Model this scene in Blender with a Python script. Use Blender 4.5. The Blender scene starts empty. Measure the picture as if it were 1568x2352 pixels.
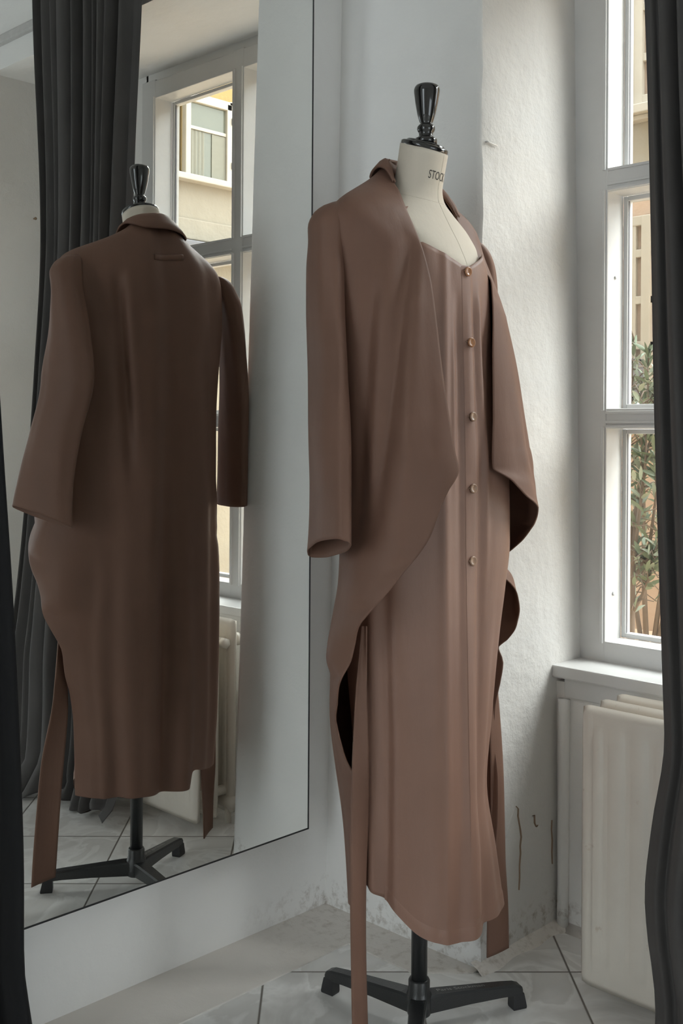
import bpy, bmesh, math, random
from mathutils import Vector, Matrix

random.seed(7)
PI = math.pi
R_ = math.radians
SC = bpy.context.scene
COL = SC.collection

# ------------------------------------------------------------------ camera
CAMX, CAMZ, PSI, ROLL = 1.7175, 1.08, 0.773, 0.0064
cd = bpy.data.cameras.new('camera')
cam = bpy.data.objects.new('camera', cd)
COL.objects.link(cam)
cd.sensor_fit = 'VERTICAL'
cd.sensor_height = 36.0
cd.lens = 2515.9 / 2352 * 36.0
cd.shift_y = -(1176 - 991.3) / 2352
cd.clip_start = 0.02
cam.matrix_world = (Matrix.Translation((CAMX, 0, CAMZ)) @ Matrix.Rotation(PSI, 4, 'Z')
                    @ Matrix.Rotation(PI / 2, 4, 'X') @ Matrix.Rotation(ROLL, 4, 'Z'))
SC.camera = cam

# ------------------------------------------------------------------ world, sun, exposure
SC.view_settings.view_transform = 'Standard'
SC.view_settings.look = 'None'
SC.view_settings.gamma = 1
SC.view_settings.exposure = 0.33
SC.view_settings.use_curve_mapping = False
SKY = 8.5
SUN = 5.5
w = bpy.data.worlds.new('overcast_sky')
SC.world = w
w.use_nodes = True
nt = w.node_tree
nt.nodes.clear()
out = nt.nodes.new('ShaderNodeOutputWorld')
bg = nt.nodes.new('ShaderNodeBackground')
tc = nt.nodes.new('ShaderNodeTexCoord')
sp = nt.nodes.new('ShaderNodeSeparateXYZ')
rp = nt.nodes.new('ShaderNodeValToRGB')
nt.links.new(tc.outputs['Generated'], sp.inputs[0])
nt.links.new(sp.outputs['Z'], rp.inputs[0])
rp.color_ramp.elements[0].position = 0.0
rp.color_ramp.elements[0].color = (0.33, 0.35, 0.375, 1)
rp.color_ramp.elements[1].position = 1.0
rp.color_ramp.elements[1].color = (0.94, 0.97, 1.0, 1)
nt.links.new(rp.outputs[0], bg.inputs[0])
bg.inputs[1].default_value = SKY
nt.links.new(bg.outputs[0], out.inputs[0])

sd = bpy.data.lights.new('sun', 'SUN')
so = bpy.data.objects.new('sun', sd)
COL.objects.link(so)
sd.energy = SUN
sd.angle = R_(45)
sd.color = (1.0, 0.985, 0.96)
# bright patch of cloud high over the roof opposite, light travels down into the window
sun_dir = Vector((-0.80, -0.80, -1.0)).normalized()
so.rotation_euler = sun_dir.to_track_quat('-Z', 'Y').to_euler()

SC.cycles.max_bounces = 12
SC.cycles.diffuse_bounces = 8
SC.cycles.glossy_bounces = 6
SC.cycles.transmission_bounces = 8
SC.cycles.transparent_max_bounces = 12
SC.cycles.sample_clamp_indirect = 10.0
SC.cycles.use_denoising = True
SC.cycles.caustics_reflective = True
SC.cycles.caustics_refractive = False
SC.cycles.blur_glossy = 0.0


def portal(name, loc, rot, sx, sy):
    d = bpy.data.lights.new(name, 'AREA')
    d.shape = 'RECTANGLE'
    d.size, d.size_y = sx, sy
    d.cycles.is_portal = True
    o = bpy.data.objects.new(name, d)
    COL.objects.link(o)
    o.location = loc
    o.rotation_euler = rot
    return o


portal('window_portal', (0.86, 2.32, 1.40), (R_(-90), 0, 0), 1.08, 1.74)

# ------------------------------------------------------------------ tagging and mesh helpers


def tag(o, label=None, cat=None, group=None, kind=None):
    if label: o['label'] = label
    if cat: o['category'] = cat
    if group: o['group'] = group
    if kind: o['kind'] = kind
    return o


def empty(name, loc, label, cat, group=None):
    o = bpy.data.objects.new(name, None)
    o.empty_display_size = 0.05
    COL.objects.link(o)
    o.location = loc
    return tag(o, label, cat, group)


def link(name, bm, mat, parent=None, smooth=True, doubles=False):
    """One mesh object from a bmesh given in world coordinates."""
    if doubles:
        bmesh.ops.remove_doubles(bm, verts=bm.verts, dist=1e-5)
    bmesh.ops.recalc_face_normals(bm, faces=bm.faces)
    me = bpy.data.meshes.new(name)
    if parent is not None:
        bmesh.ops.translate(bm, verts=bm.verts, vec=-Vector(parent_world(parent)))
    bm.to_mesh(me)
    bm.free()
    if smooth:
        for p in me.polygons: p.use_smooth = True
    if mat: me.materials.append(mat)
    o = bpy.data.objects.new(name, me)
    COL.objects.link(o)
    if parent is not None: o.parent = parent
    return o


def parent_world(p):
    v = Vector((0, 0, 0))
    while p is not None:
        v += p.location
        p = p.parent
    return v


def struct(name, bm, mat, smooth=False):
    o = link(name, bm, mat, None, smooth)
    o['kind'] = 'structure'
    return o


def nb(): return bmesh.new()


def box(bm, a, b, bev=0.0):
    x0, y0, z0 = [min(p, q) for p, q in zip(a, b)]
    x1, y1, z1 = [max(p, q) for p, q in zip(a, b)]
    vs = [bm.verts.new(c) for c in ((x0, y0, z0), (x1, y0, z0), (x1, y1, z0), (x0, y1, z0),
                                    (x0, y0, z1), (x1, y0, z1), (x1, y1, z1), (x0, y1, z1))]
    fs = []
    for q in ((0, 3, 2, 1), (4, 5, 6, 7), (0, 1, 5, 4), (1, 2, 6, 5), (2, 3, 7, 6), (3, 0, 4, 7)):
        fs.append(bm.faces.new([vs[i] for i in q]))
    if bev > 0:
        es = list({e for f in fs for e in f.edges})
        bmesh.ops.bevel(bm, geom=es, offset=bev, segments=2, affect='EDGES', profile=0.6)
    return bm


def hexa(bm, pts):
    vs = [bm.verts.new(p) for p in pts]
    for q in ((0, 3, 2, 1), (4, 5, 6, 7), (0, 1, 5, 4), (1, 2, 6, 5), (2, 3, 7, 6), (3, 0, 4, 7)):
        bm.faces.new([vs[i] for i in q])
    return bm


def grid(bm, rows, close_u=False, cap0=False, cap1=False):
    V = [[bm.verts.new(p) for p in r] for r in rows]
    n = len(V[0])
    for i in range(len(V) - 1):
        for j in range(n if close_u else n - 1):
            k = (j + 1) % n
            try:
                bm.faces.new((V[i][j], V[i][k], V[i + 1][k], V[i + 1][j]))
            except ValueError:
                pass
    if cap0: bm.faces.new(list(reversed(V[0])))
    if cap1: bm.faces.new(V[-1])
    return V


def lathe(bm, prof, cx, cy, n=40, axis=Vector((0, 0, 1)), z0=0.0):
    """prof: (radius, height) pairs"""
    rows = []
    for r, z in prof:
        rows.append([(cx + r * math.cos(2 * PI * k / n), cy + r * math.sin(2 * PI * k / n), z0 + z) for k in range(n)])
    return grid(bm, rows, True, True, True)


def tube(bm, pts, rad, n=10, caps=True):
    pts = [Vector(p) for p in pts]
    rs = rad if isinstance(rad, (list, tuple)) else [rad] * len(pts)
    rows = []
    up = Vector((0.13, 0.31, 0.94)).normalized()
    for i, p in enumerate(pts):
        t = (pts[min(i + 1, len(pts) - 1)] - pts[max(i - 1, 0)]).normalized()
        a = t.cross(up)
        if a.length < 1e-3: a = t.cross(Vector((1, 0, 0)))
        a.normalize()
        b = a.cross(t).normalized()
        rows.append([p + (a * math.cos(2 * PI * k / n) + b * math.sin(2 * PI * k / n)) * rs[i] for k in range(n)])
    return grid(bm, rows, True, caps, caps)


def pchip(xs, ys, x):
    """monotone cubic interpolation, xs ascending"""
    n = len(xs)
    if x <= xs[0]: return ys[0]
    if x >= xs[-1]: return ys[-1]
    h = [xs[i + 1] - xs[i] for i in range(n - 1)]
    d = [(ys[i + 1] - ys[i]) / h[i] for i in range(n - 1)]
    m = [0.0] * n
    m[0], m[-1] = d[0], d[-1]
    for i in range(1, n - 1):
        if d[i - 1] * d[i] <= 0:
            m[i] = 0.0
        else:
            w1, w2 = 2 * h[i] + h[i - 1], h[i] + 2 * h[i - 1]
            m[i] = (w1 + w2) / (w1 / d[i - 1] + w2 / d[i])
    i = 0
    while x > xs[i + 1]: i += 1
    t = (x - xs[i]) / h[i]
    return ((2 * t**3 - 3 * t**2 + 1) * ys[i] + (t**3 - 2 * t**2 + t) * h[i] * m[i]
            + (-2 * t**3 + 3 * t**2) * ys[i + 1] + (t**3 - t**2) * h[i] * m[i + 1])


def gauss(x, c, s): return math.exp(-((x - c) / s) ** 2)
def sstep(a, b, x):
    t = min(1, max(0, (x - a) / (b - a)))
    return t * t * (3 - 2 * t)


def solid(o, t, off=0.0):
    m = o.modifiers.new('thickness', 'SOLIDIFY')
    m.thickness = t
    m.offset = off
    return o


# ------------------------------------------------------------------ materials
MATS = {}


class NT:
    def __init__(s, name):
        s.m = bpy.data.materials.new(name)
        s.m.use_nodes = True
        s.t = s.m.node_tree
        s.b = s.t.nodes['Principled BSDF']
        s.o = s.t.nodes['Material Output']
        s.pos = s.t.nodes.new('ShaderNodeNewGeometry').outputs['Position']

    def n(s, kind, **kw):
        x = s.t.nodes.new(kind)
        for k, v in kw.items(): setattr(x, k, v)
        return x

    def l(s, a, b): s.t.links.new(a, b)

    def noise(s, scale, detail=3, rough=0.5, vec=None, stretch=None):
        x = s.n('ShaderNodeTexNoise')
        x.inputs['Scale'].default_value = scale
        x.inputs['Detail'].default_value = detail
        x.inputs['Roughness'].default_value = rough
        v = vec or s.pos
        if stretch:
            mp = s.n('ShaderNodeMapping')
            mp.inputs['Scale'].default_value = stretch
            s.l(v, mp.inputs['Vector'])
            v = mp.outputs[0]
        s.l(v, x.inputs['Vector'])
        return x.outputs['Fac']

    def ramp(s, fac, stops):
        x = s.n('ShaderNodeValToRGB')
        e = x.color_ramp.elements
        while len(e) < len(stops): e.new(0.5)
        for i, (p, c) in enumerate(stops):
            e[i].position = p
            e[i].color = (c, c, c, 1) if not hasattr(c, '__len__') else (*c, 1)
        s.l(fac, x.inputs[0])
        return x.outputs[0]

    def mix(s, fac, a, b, mode='MIX'):
        x = s.n('ShaderNodeMix', data_type='RGBA', blend_type=mode)
        for sock, v in ((x.inputs[0], fac), (x.inputs[6], a), (x.inputs[7], b)):
            if hasattr(v, 'is_output'): s.l(v, sock)
            elif hasattr(v, '__len__'): sock.default_value = (*v, 1)
            else: sock.default_value = v
        return x.outputs[2]

    def math(s, op, a, b=0.0):
        x = s.n('ShaderNodeMath', operation=op)
        for sock, v in ((x.inputs[0], a), (x.inputs[1], b)):
            if hasattr(v, 'is_output'): s.l(v, sock)
            else: sock.default_value = v
        return x.outputs[0]

    def bump(s, h, strength=0.3, dist=0.01, normal=None):
        x = s.n('ShaderNodeBump')
        x.inputs['Strength'].default_value = strength
        x.inputs['Distance'].default_value = dist
        s.l(h, x.inputs['Height'])
        if normal: s.l(normal, x.inputs['Normal'])
        return x.outputs[0]

    def color(s, c):
        if hasattr(c, 'is_output'): s.l(c, s.b.inputs['Base Color'])
        else: s.b.inputs['Base Color'].default_value = (*c, 1)
        return s

    def set(s, **kw):
        for k, v in kw.items():
            s.b.inputs[k.replace('_', ' ')].default_value = v
        return s


def srgb(r, g, b):
    f = lambda c: (c / 255 / 12.92) if c / 255 <= 0.04045 else ((c / 255 + 0.055) / 1.055) ** 2.4
    return (f(r), f(g), f(b))


def m_fabric(name, base, sheen=0.25, dark=0.86, rough=0.78, spec=0.25):
    t = NT(name)
    big = t.noise(9, 3)
    c = t.mix(t.ramp(big, [(0.3, 0.0), (0.7, 1.0)]), tuple(x * dark for x in base), base)
    t.color(c).set(Roughness=rough, Sheen_Weight=sheen, Sheen_Roughness=0.45)
    t.b.inputs['Sheen Tint'].default_value = (min(1, base[0] * 2), min(1, base[1] * 2), min(1, base[2] * 2), 1)
    t.b.inputs['Specular IOR Level'].default_value = spec
    fine = t.noise(1400, 2)
    mid = t.noise(70, 3, 0.5, None, (1, 1, 0.25))
    n1 = t.bump(mid, 0.12, 0.004)
    t.l(t.bump(fine, 0.25, 0.0006, n1), t.b.inputs['Normal'])
    return t.m


def m_plaster(name, base, rough_bump=0.35, stain=0.0, stain_h=0.12):
    t = NT(name)
    a = t.noise(3.0, 4)
    c = t.mix(t.ramp(a, [(0.3, 0), (0.7, 1)]), base, tuple(x * 0.93 for x in base))
    if stain > 0:
        sx = t.n('ShaderNodeSeparateXYZ')
        t.l(t.pos, sx.inputs[0])
        nz = t.noise(7, 6, 0.6)
        h = t.math('ADD', sx.outputs['Z'], t.math('MULTIPLY', nz, -stain_h * 1.6))
        low = t.ramp(t.math('DIVIDE', h, stain_h), [(0.0, 1.0), (0.6, 0.0)])
        nz2 = t.ramp(t.noise(45, 5, 0.7), [(0.5, 0), (0.68, 1)])
        cy = t.ramp(t.math('DIVIDE', sx.outputs['Y'], 3.0), [(0.50, 0.0), (0.585, 1.0)])
        f = t.math('MULTIPLY', t.math('MULTIPLY', t.math('MULTIPLY', low, nz2), cy), stain)
        c = t.mix(f, c, srgb(120, 100, 76))
    t.color(c).set(Roughness=0.85)
    t.b.inputs['Specular IOR Level'].default_value = 0.2
    b1 = t.noise(38, 5, 0.6)
    b2 = t.noise(150, 4, 0.6)
    b3 = t.noise(6, 3, 0.5)
    n0 = t.bump(b3, 0.3, 0.03)
    n1 = t.bump(b1, rough_bump, 0.010, n0)
    t.l(t.bump(b2, rough_bump, 0.003, n1), t.b.inputs['Normal'])
    return t.m


def m_paint(name, base, rough=0.35, wear=0.0, bump=0.15):
    t = NT(name)
    c = t.mix(t.ramp(t.noise(8, 4), [(0.35, 0), (0.7, 1)]), base, tuple(x * 0.94 for x in base))
    if wear > 0:
        k = t.ramp(t.noise(28, 6, 0.7), [(0.63, 0), (0.7, 1)])
        c = t.mix(t.math('MULTIPLY', k, wear), c, srgb(150, 120, 90))
    t.color(c).set(Roughness=rough)
    t.l(t.bump(t.noise(60, 3), bump, 0.003), t.b.inputs['Normal'])
    return t.m


def m_plain(name, base, rough=0.5, metal=0.0, spec=0.5, coat=0.0, bump=0.0, bscale=200):
    t = NT(name)
    c = t.mix(t.ramp(t.noise(40, 3), [(0.3, 0), (0.7, 1)]), base, tuple(x * 0.9 for x in base))
    t.color(c).set(Roughness=rough, Metallic=metal, Coat_Weight=coat, Coat_Roughness=0.08)
    t.b.inputs['Specular IOR Level'].default_value = spec
    if bump > 0: t.l(t.bump(t.noise(bscale, 3), bump, 0.001), t.b.inputs['Normal'])
    return t.m


def m_tiles():
    """marble tiles laid diagonally, 30.6 cm grid with dark joints"""
    t = NT('marble_tiles')
    s = 1 / math.sqrt(2)
    sx = t.n('ShaderNodeSeparateXYZ')
    t.l(t.pos, sx.inputs[0])
    p = t.math('MULTIPLY', t.math('ADD', sx.outputs[0], sx.outputs[1]), s)
    q = t.math('MULTIPLY', t.math('SUBTRACT', sx.outputs[1], sx.outputs[0]), s)
    T = 0.3055
    pp = t.math('DIVIDE', t.math('ADD', p, 40 * T - 1.400), T)
    qq = t.math('DIVIDE', t.math('ADD', q, 40 * T - 0.975), T)

    def edge(v):
        f = t.math('FRACT', v)
        return t.math('MINIMUM', f, t.math('SUBTRACT', 1.0, f))
    e = t.math('MINIMUM', edge(pp), edge(qq))
    joint = t.ramp(e, [(0.004, 1.0), (0.009, 0.0)])
    cb = t.n('ShaderNodeCombineXYZ')
    t.l(t.math('FLOOR', pp), cb.inputs[0])
    t.l(t.math('FLOOR', qq), cb.inputs[1])
    wn = t.n('ShaderNodeTexWhiteNoise', noise_dimensions='2D')
    t.l(cb.outputs[0], wn.inputs['Vector'])
    off = t.n('ShaderNodeVectorMath', operation='SCALE')
    t.l(wn.outputs['Color'], off.inputs[0])
    off.inputs['Scale'].default_value = 7.0
    ad = t.n('ShaderNodeVectorMath', operation='ADD')
    t.l(t.pos, ad.inputs[0])
    t.l(off.outputs[0], ad.inputs[1])
    v1 = t.n('ShaderNodeTexNoise')
    v1.inputs['Scale'].default_value = 5.0
    v1.inputs['Detail'].default_value = 6
    v1.inputs['Distortion'].default_value = 1.6
    t.l(ad.outputs[0], v1.inputs['Vector'])
    vein = t.ramp(v1.outputs['Fac'], [(0.36, 0.0), (0.49, 1.0), (0.53, 0.15), (0.7, 0.6)])
    c = t.mix(vein, srgb(218, 216, 213), srgb(242, 241, 239))
    tone = t.ramp(wn.outputs['Value'], [(0.0, 0.86), (1.0, 1.0)])
    c = t.mix(1.0, c, tone, 'MULTIPLY')
    c = t.mix(joint, c, srgb(112, 106, 100))
    t.color(c).set(Roughness=0.32)
    t.b.inputs['Specular IOR Level'].default_value = 0.4
    t.l(t.bump(t.math('SUBTRACT', 1.0, joint), 0.4, 0.002), t.b.inputs['Normal'])
    return t.m


def m_glass(name, rough=0.0):
    t = NT(name)
    t.t.nodes.remove(t.b)
    tr = t.n('ShaderNodeBsdfTransparent')
    tr.inputs[0].default_value = (0.93, 0.95, 0.94, 1)
    gl = t.n('ShaderNodeBsdfGlossy')
    gl.inputs['Roughness'].default_value = 0.02
    lw = t.n('ShaderNodeLayerWeight')
    fr = t.math('ADD', t.math('MULTIPLY', t.math('POWER', lw.outputs['Facing'], 5.0), 0.9), 0.03)
    mx = t.n('ShaderNodeMixShader')
    t.l(fr, mx.inputs[0])
    t.l(tr.outputs[0], mx.inputs[1])
    t.l(gl.outputs[0], mx.inputs[2])
    t.l(mx.outputs[0], t.o.inputs[0])
    return t.m


def m_mirror():
    t = NT('mirror_silver')
    t.color((0.86, 0.868, 0.85)).set(Metallic=1.0, Roughness=0.0)
    return t.m


BROWN = (0.182, 0.098, 0.069)
M = dict(
    fabric=m_fabric('brown_crepe', BROWN, 0.12, 0.9, 0.58, 0.32),
    dress=m_fabric('brown_crepe_lit', (0.25, 0.137, 0.098), 0.12, 0.9, 0.48, 0.5),  # same cloth as the coat, window light painted in as a paler brown
    black=m_fabric('black_velvet', (0.013, 0.013, 0.014), 0.05),
    velvet=m_fabric('charcoal_velvet', (0.080, 0.075, 0.073), 0.35),
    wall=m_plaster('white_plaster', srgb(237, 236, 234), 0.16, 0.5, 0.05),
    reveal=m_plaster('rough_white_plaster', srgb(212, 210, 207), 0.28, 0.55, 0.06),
    ceiling=m_plaster('ceiling_plaster', srgb(236, 235, 232), 0.12),
    cement=m_plaster('painted_cement', srgb(222, 217, 211), 0.2, 0.35, 0.03),
    wood=m_paint('white_gloss_paint', srgb(208, 208, 207), 0.3),
    rad=m_paint('cream_radiator_enamel', srgb(214, 207, 196), 0.34, 0.35),
    tiles=m_tiles(),
    glass=m_glass('window_glass'),
    mirror=m_mirror(),
    jersey=m_fabric('cream_jersey', srgb(214, 204, 189), 0.1, 0.96),
    lacquer=m_plain('black_lacquer', (0.012, 0.011, 0.011), 0.12, 0, 0.6, 0.6),
    cast=m_plain('black_cast_iron', (0.022, 0.023, 0.024), 0.34, 0.0, 0.55, 0.2, 0.5, 420),
    ink=m_plain('dark_print', (0.05, 0.045, 0.04), 0.8),
    silver=m_plain('raised_silver_letters', (0.35, 0.35, 0.34), 0.45, 0.6),
    horn=m_plain('amber_horn', (0.36, 0.165, 0.075), 0.28, 0, 0.5, 0.3),
    pearl=m_plain('pale_horn', (0.34, 0.21, 0.14), 0.3, 0, 0.5, 0.3),
    dark=m_plain('dark_edge', (0.02, 0.02, 0.022), 0.5),
    board=m_plain('pale_board', srgb(196, 194, 192), 0.6),
    crack=m_plain('exposed_render', srgb(150, 128, 108), 0.95),
    leaf=m_plain('grey_green_leaf', srgb(108, 122, 98), 0.55),
    leaf2=m_plain('pale_leaf', srgb(150, 160, 142), 0.5),
    bark=m_plain('grey_brown_bark', srgb(122, 108, 96), 0.9, bump=0.4, bscale=90),
    stucco_pink=m_plaster('pink_stucco', srgb(200, 176, 156), 0.3),
    stucco_grey=m_plaster('grey_stucco', srgb(140, 134, 126), 0.3),
    stucco_cream=m_plaster('cream_stucco', srgb(165, 157, 141), 0.25),
    stucco_yellow=m_plaster('yellow_stucco', srgb(176, 152, 102), 0.25),
    outwood=m_paint('cream_window_paint', srgb(188, 181, 167), 0.5),
    blind=m_plain('taupe_blind', srgb(168, 150, 134), 0.7),
    pane=m_plain('dim_pane', srgb(120, 122, 108), 0.12, 0, 0.6),
    net=m_plain('net_curtain', srgb(140, 138, 124), 0.8),
    sand=m_plaster('sandy_ground', srgb(214, 192, 164), 0.6),
    grey=m_plain('grey_metal', srgb(120, 120, 124), 0.5),
)

# ------------------------------------------------------------------ the room
XL = -0.05                       # wall behind the mirror
XR, YN, ZC = 4.2, -3.0, 3.05     # far sides and ceiling
YB, XCN = 1.770, 0.383           # wall beside the niche and its corner (at floor)
XN2 = 1.68                       # far side of the niche
YW = 2.155                       # window frame face
ZS = 2.27                        # niche soffit
YO = 2.295                       # outside face of the house
bat = 0.0165                     # old walls lean back a little


def yb(z): return YB + bat * z
def xc(z): return XCN - bat * z


# floor
bm = nb()
box(bm, (XL - 0.1, YN, -0.12), (XR, 2.20, 0.0))
struct('floor', bm, M['tiles'])
# ceiling
bm = nb()
box(bm, (XL - 0.1, YN, ZC), (XR, 2.2, ZC + 0.12))
struct('ceiling', bm, M['ceiling'])
# wall with the mirror
bm = nb()
box(bm, (XL - 0.12, YN - 0.1, -0.1), (XL, 2.2, ZC + 0.1))
struct('wall_left', bm, M['wall'])
# pier between the mirror wall and the niche: face towards the room, and the window reveal as its side
bm = nb()
NZ = 60
zs = [ZC * i / NZ for i in range(NZ + 1)]
def wob(z, k): return 0.0016 * math.sin(9.1 * z + k) + 0.0013 * math.sin(23.7 * z + 2 * k) + 0.0009 * math.sin(61 * z + 3 * k)
rows = []
for z in zs:
    y, x = yb(z), xc(z)
    r = [(XL - 0.05, y, z), (XL + 0.15, y, z), (x - 0.05, y, z), (x - 0.012, y + 0.0005, z)]
    wv = wob(z, 1.0)
    r += [(x - 0.005 + wv, y + 0.002 + wv, z), (x - 0.001 + wv, y + 0.008, z)]
    rows.append(r)
grid(bm, rows)
struct('wall_back', bm, M['wall'], True)
bm = nb()
rows = []
for z in zs:
    if z > ZS + 0.2: break
    y, x = yb(z), xc(z)
    wv = wob(z, 1.0)
    r = [(x - 0.001 + wv, y + 0.008, z), (x, y + 0.018, z)]
    for i in range(1, 10): r.append((x, y + 0.018 + i * (YO - y) / 9.0, z))
    rows.append(r)
grid(bm, rows)
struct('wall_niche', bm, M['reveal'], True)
# right side of the niche and the wall right of it
bm = nb()
box(bm, (XN2, YB + 0.02, -0.1), (XR + 0.1, YO, ZC + 0.1))
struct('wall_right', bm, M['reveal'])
# lintel over the niche
bm = nb()
box(bm, (XCN - 0.1, YB + 0.03, ZS), (XN2 + 0.02, YO, ZC + 0.1))
struct('wall_lintel', bm, M['wall'])
bm = nb()
box(bm, (XCN - 0.03, YB + 0.012, 2.345), (XR, YB + 0.06, 2.375), 0.006)
struct('trim_lintel', bm, M['board'])
# wall under the window and beside it
bm = nb()
box(bm, (XCN - 0.1, 2.06, -0.1), (XN2 + 0.02, YO, 0.535))
struct('wall_parapet', bm, M['wall'])
bm = nb()
box(bm, (1.32, YW + 0.02, 0.5), (XN2 + 0.05, YW + 0.07, ZS + 0.02))
box(bm, (0.30, YW + 0.02, 2.232), (1.33, YW + 0.07, ZS + 0.02))
struct('wall_window', bm, M['wall'])
# sill board
bm = nb()
box(bm, (XCN - 0.012, 2.043, 0.545), (XN2 + 0.005, YW + 0.06, 0.572), 0.004)
box(bm, (XCN + 0.016, 2.052, 0.503), (XN2, 2.075, 0.547), 0.003)
struct('trim_sill', bm, M['wood'])
# bead running down the corner under the sill
bm = nb()
tube(bm, [(XCN + 0.016, 2.052, z) for z in (0.0, 0.1, 0.2, 0.35, 0.5)], [0.013, 0.012, 0.013, 0.0125, 0.013], 14)
struct('trim_corner', bm, M['wall'], True)

# far side and end of the room (behind the camera): plain walls, the end one with a tall shop window, the side one with an added fill window
bm = nb()
W2 = (0.45, 1.75, 0.15, 2.65)
box(bm, (XL - 0.1, YN - 0.14, -0.1), (W2[0], YN, ZC + 0.1))
box(bm, (W2[1], YN - 0.14, -0.1), (XR + 0.1, YN, ZC + 0.1))
box(bm, (W2[0], YN - 0.14, -0.1), (W2[1], YN, W2[2]))
box(bm, (W2[0], YN - 0.14, W2[3]), (W2[1], YN, ZC + 0.1))
struct('wall_front', bm, M['wall'])
bm = nb()
for (a, b) in (((W2[0], W2[2]), (W2[0] + 0.06, W2[3])), ((W2[1] - 0.06, W2[2]), (W2[1], W2[3])),
               ((W2[0], W2[2]), (W2[1], W2[2] + 0.06)), ((W2[0], W2[3] - 0.06), (W2[1], W2[3])),
               ((1.07, W2[2]), (1.13, W2[3]))):
    box(bm, (a[0], YN - 0.10, a[1]), (b[0], YN - 0.04, b[1]))
f2 = struct('window_2', bm, M['wood'])
bm = nb()
box(bm, (W2[0] + 0.05, YN - 0.075, W2[2] + 0.05), (W2[1] - 0.05, YN - 0.071, W2[3] - 0.05))
o = link('window_pane', bm, M['glass'], f2, False)
portal('rear_portal', (1.10, YN - 0.16, 1.40), (R_(90), 0, 0), 1.3, 2.5)

bm = nb()
W3 = (0.05, 1.60, 0.12, 1.55)  # unseen opening, added to fill the dress and mirror wall with light
box(bm, (XR, YN - 0.1, -0.1), (XR + 0.12, W3[0], ZC + 0.1))
box(bm, (XR, W3[1], -0.1), (XR + 0.12, YB + 0.05, ZC + 0.1))
box(bm, (XR, W3[0], -0.1), (XR + 0.12, W3[1], W3[2]))
box(bm, (XR, W3[0], W3[3]), (XR + 0.12, W3[1], ZC + 0.1))
struct('wall_side', bm, M['wall'])
bm = nb()
for (a, b) in (((W3[0], W3[2]), (W3[0] + 0.07, W3[3])), ((W3[1] - 0.07, W3[2]), (W3[1], W3[3])), ((W3[0], W3[2]), (W3[1], W3[2] + 0.07)),
               ((W3[0], W3[3] - 0.07), (W3[1], W3[3])), ((0.80, W3[2]), (0.86, W3[3]))):
    box(bm, (XR + 0.03, a[0], a[1]), (XR + 0.08, b[0], b[1]))
f3 = struct('added_fill_window', bm, M['wood'])
bm = nb()
box(bm, (XR + 0.05, W3[0] + 0.05, W3[2] + 0.05), (XR + 0.054, W3[1] - 0.05, W3[3] - 0.05))
link('window_pane', bm, M['glass'], f3, False)
portal('side_portal', (XR + 0.15, 0.825, 0.835), (0, R_(90), 0), 1.43, 1.55)

# painted cement strip along the walls, butting the tiles
bm = nb()
box(bm, (XL, -2.9, -0.01), (0.122, 1.80, 0.003))
struct('trim_left', bm, M['cement'])
bm = nb()
box(bm, (0.122, 1.667, -0.01), (0.30, 1.80, 0.003))
hexa(bm, [(0.30, 1.667, -.01), (0.385, 1.752, -.01), (0.385, 1.80, -.01), (0.30, 1.80, -.01),
          (0.30, 1.667, .003), (0.385, 1.752, .003), (0.385, 1.80, .003), (0.30, 1.80, .003)])
struct('trim_back', bm, M['cement'])
bm = nb()
rows = []
for k in range(15):
    t = k / 14.0
    y = 1.755 + t * 0.31
    wd = 0.016 + 0.010 * math.sin(7 * t + 0.5) ** 2 + 0.018 * gauss(t, 0.98, 0.12)
    rows.append([(0.375, y, 0.018), (0.385 + wd * 0.4, y, 0.010), (0.385 + wd, y, 0.001), (0.385 + wd + 0.003, y, -0.005)])
for k in range(12):
    x = 0.40 + k * 0.11
    rows.append([(x - 0.02, 2.07, 0.018), (x, 2.055, 0.010), (x, 2.035, 0.001), (x, 2.03, -0.005)])
grid(bm, rows)
struct('trim_niche', bm, M['cement'], True)

# lifted plaster and cracks on the reveal low down, as thin broken ridges standing off the wall
def crack(name, pts, wd, mat, parent):
    bm = nb()
    rows = []
    for i, (y, z) in enumerate(pts):
        x = xc(z)
        ww = wd * (0.5 + 0.5 * math.sin(PI * (i + 0.6) / len(pts))) * (0.8 + 0.4 * random.random())
        rows.append([(x - 0.002, y - ww, z), (x + 0.0022, y - ww * 0.4, z), (x + 0.003, y + ww * 0.1, z), (x + 0.0006, y + ww * 0.5, z), (x - 0.002, y + ww, z)])
    grid(bm, rows)
    return link(name, bm, mat, parent, True)


WN = bpy.data.objects['wall_niche']
crack('crack', [(1.903, .297), (1.911, .29), (1.910, .275), (1.915, .255), (1.918, .245), (1.921, .228), (1.917, .21), (1.918, .195), (1.914, .17), (1.914, .145), (1.911, .12)], 0.0030, M['crack'], WN)
crack('crack', [(1.962, .262), (1.970, .262), (1.971, .245), (1.977, .235), (1.982, .238)], 0.003, M['crack'], WN)
crack('crack', [(1.860, .232), (1.872, .25), (1.884, .275), (1.897, .292)], 0.002, M['reveal'], WN)
crack('crack', [(2.036, .235), (2.034, .215), (2.037, .19), (2.035, .165), (2.036, .14)], 0.0022, M['crack'], WN)

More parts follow.
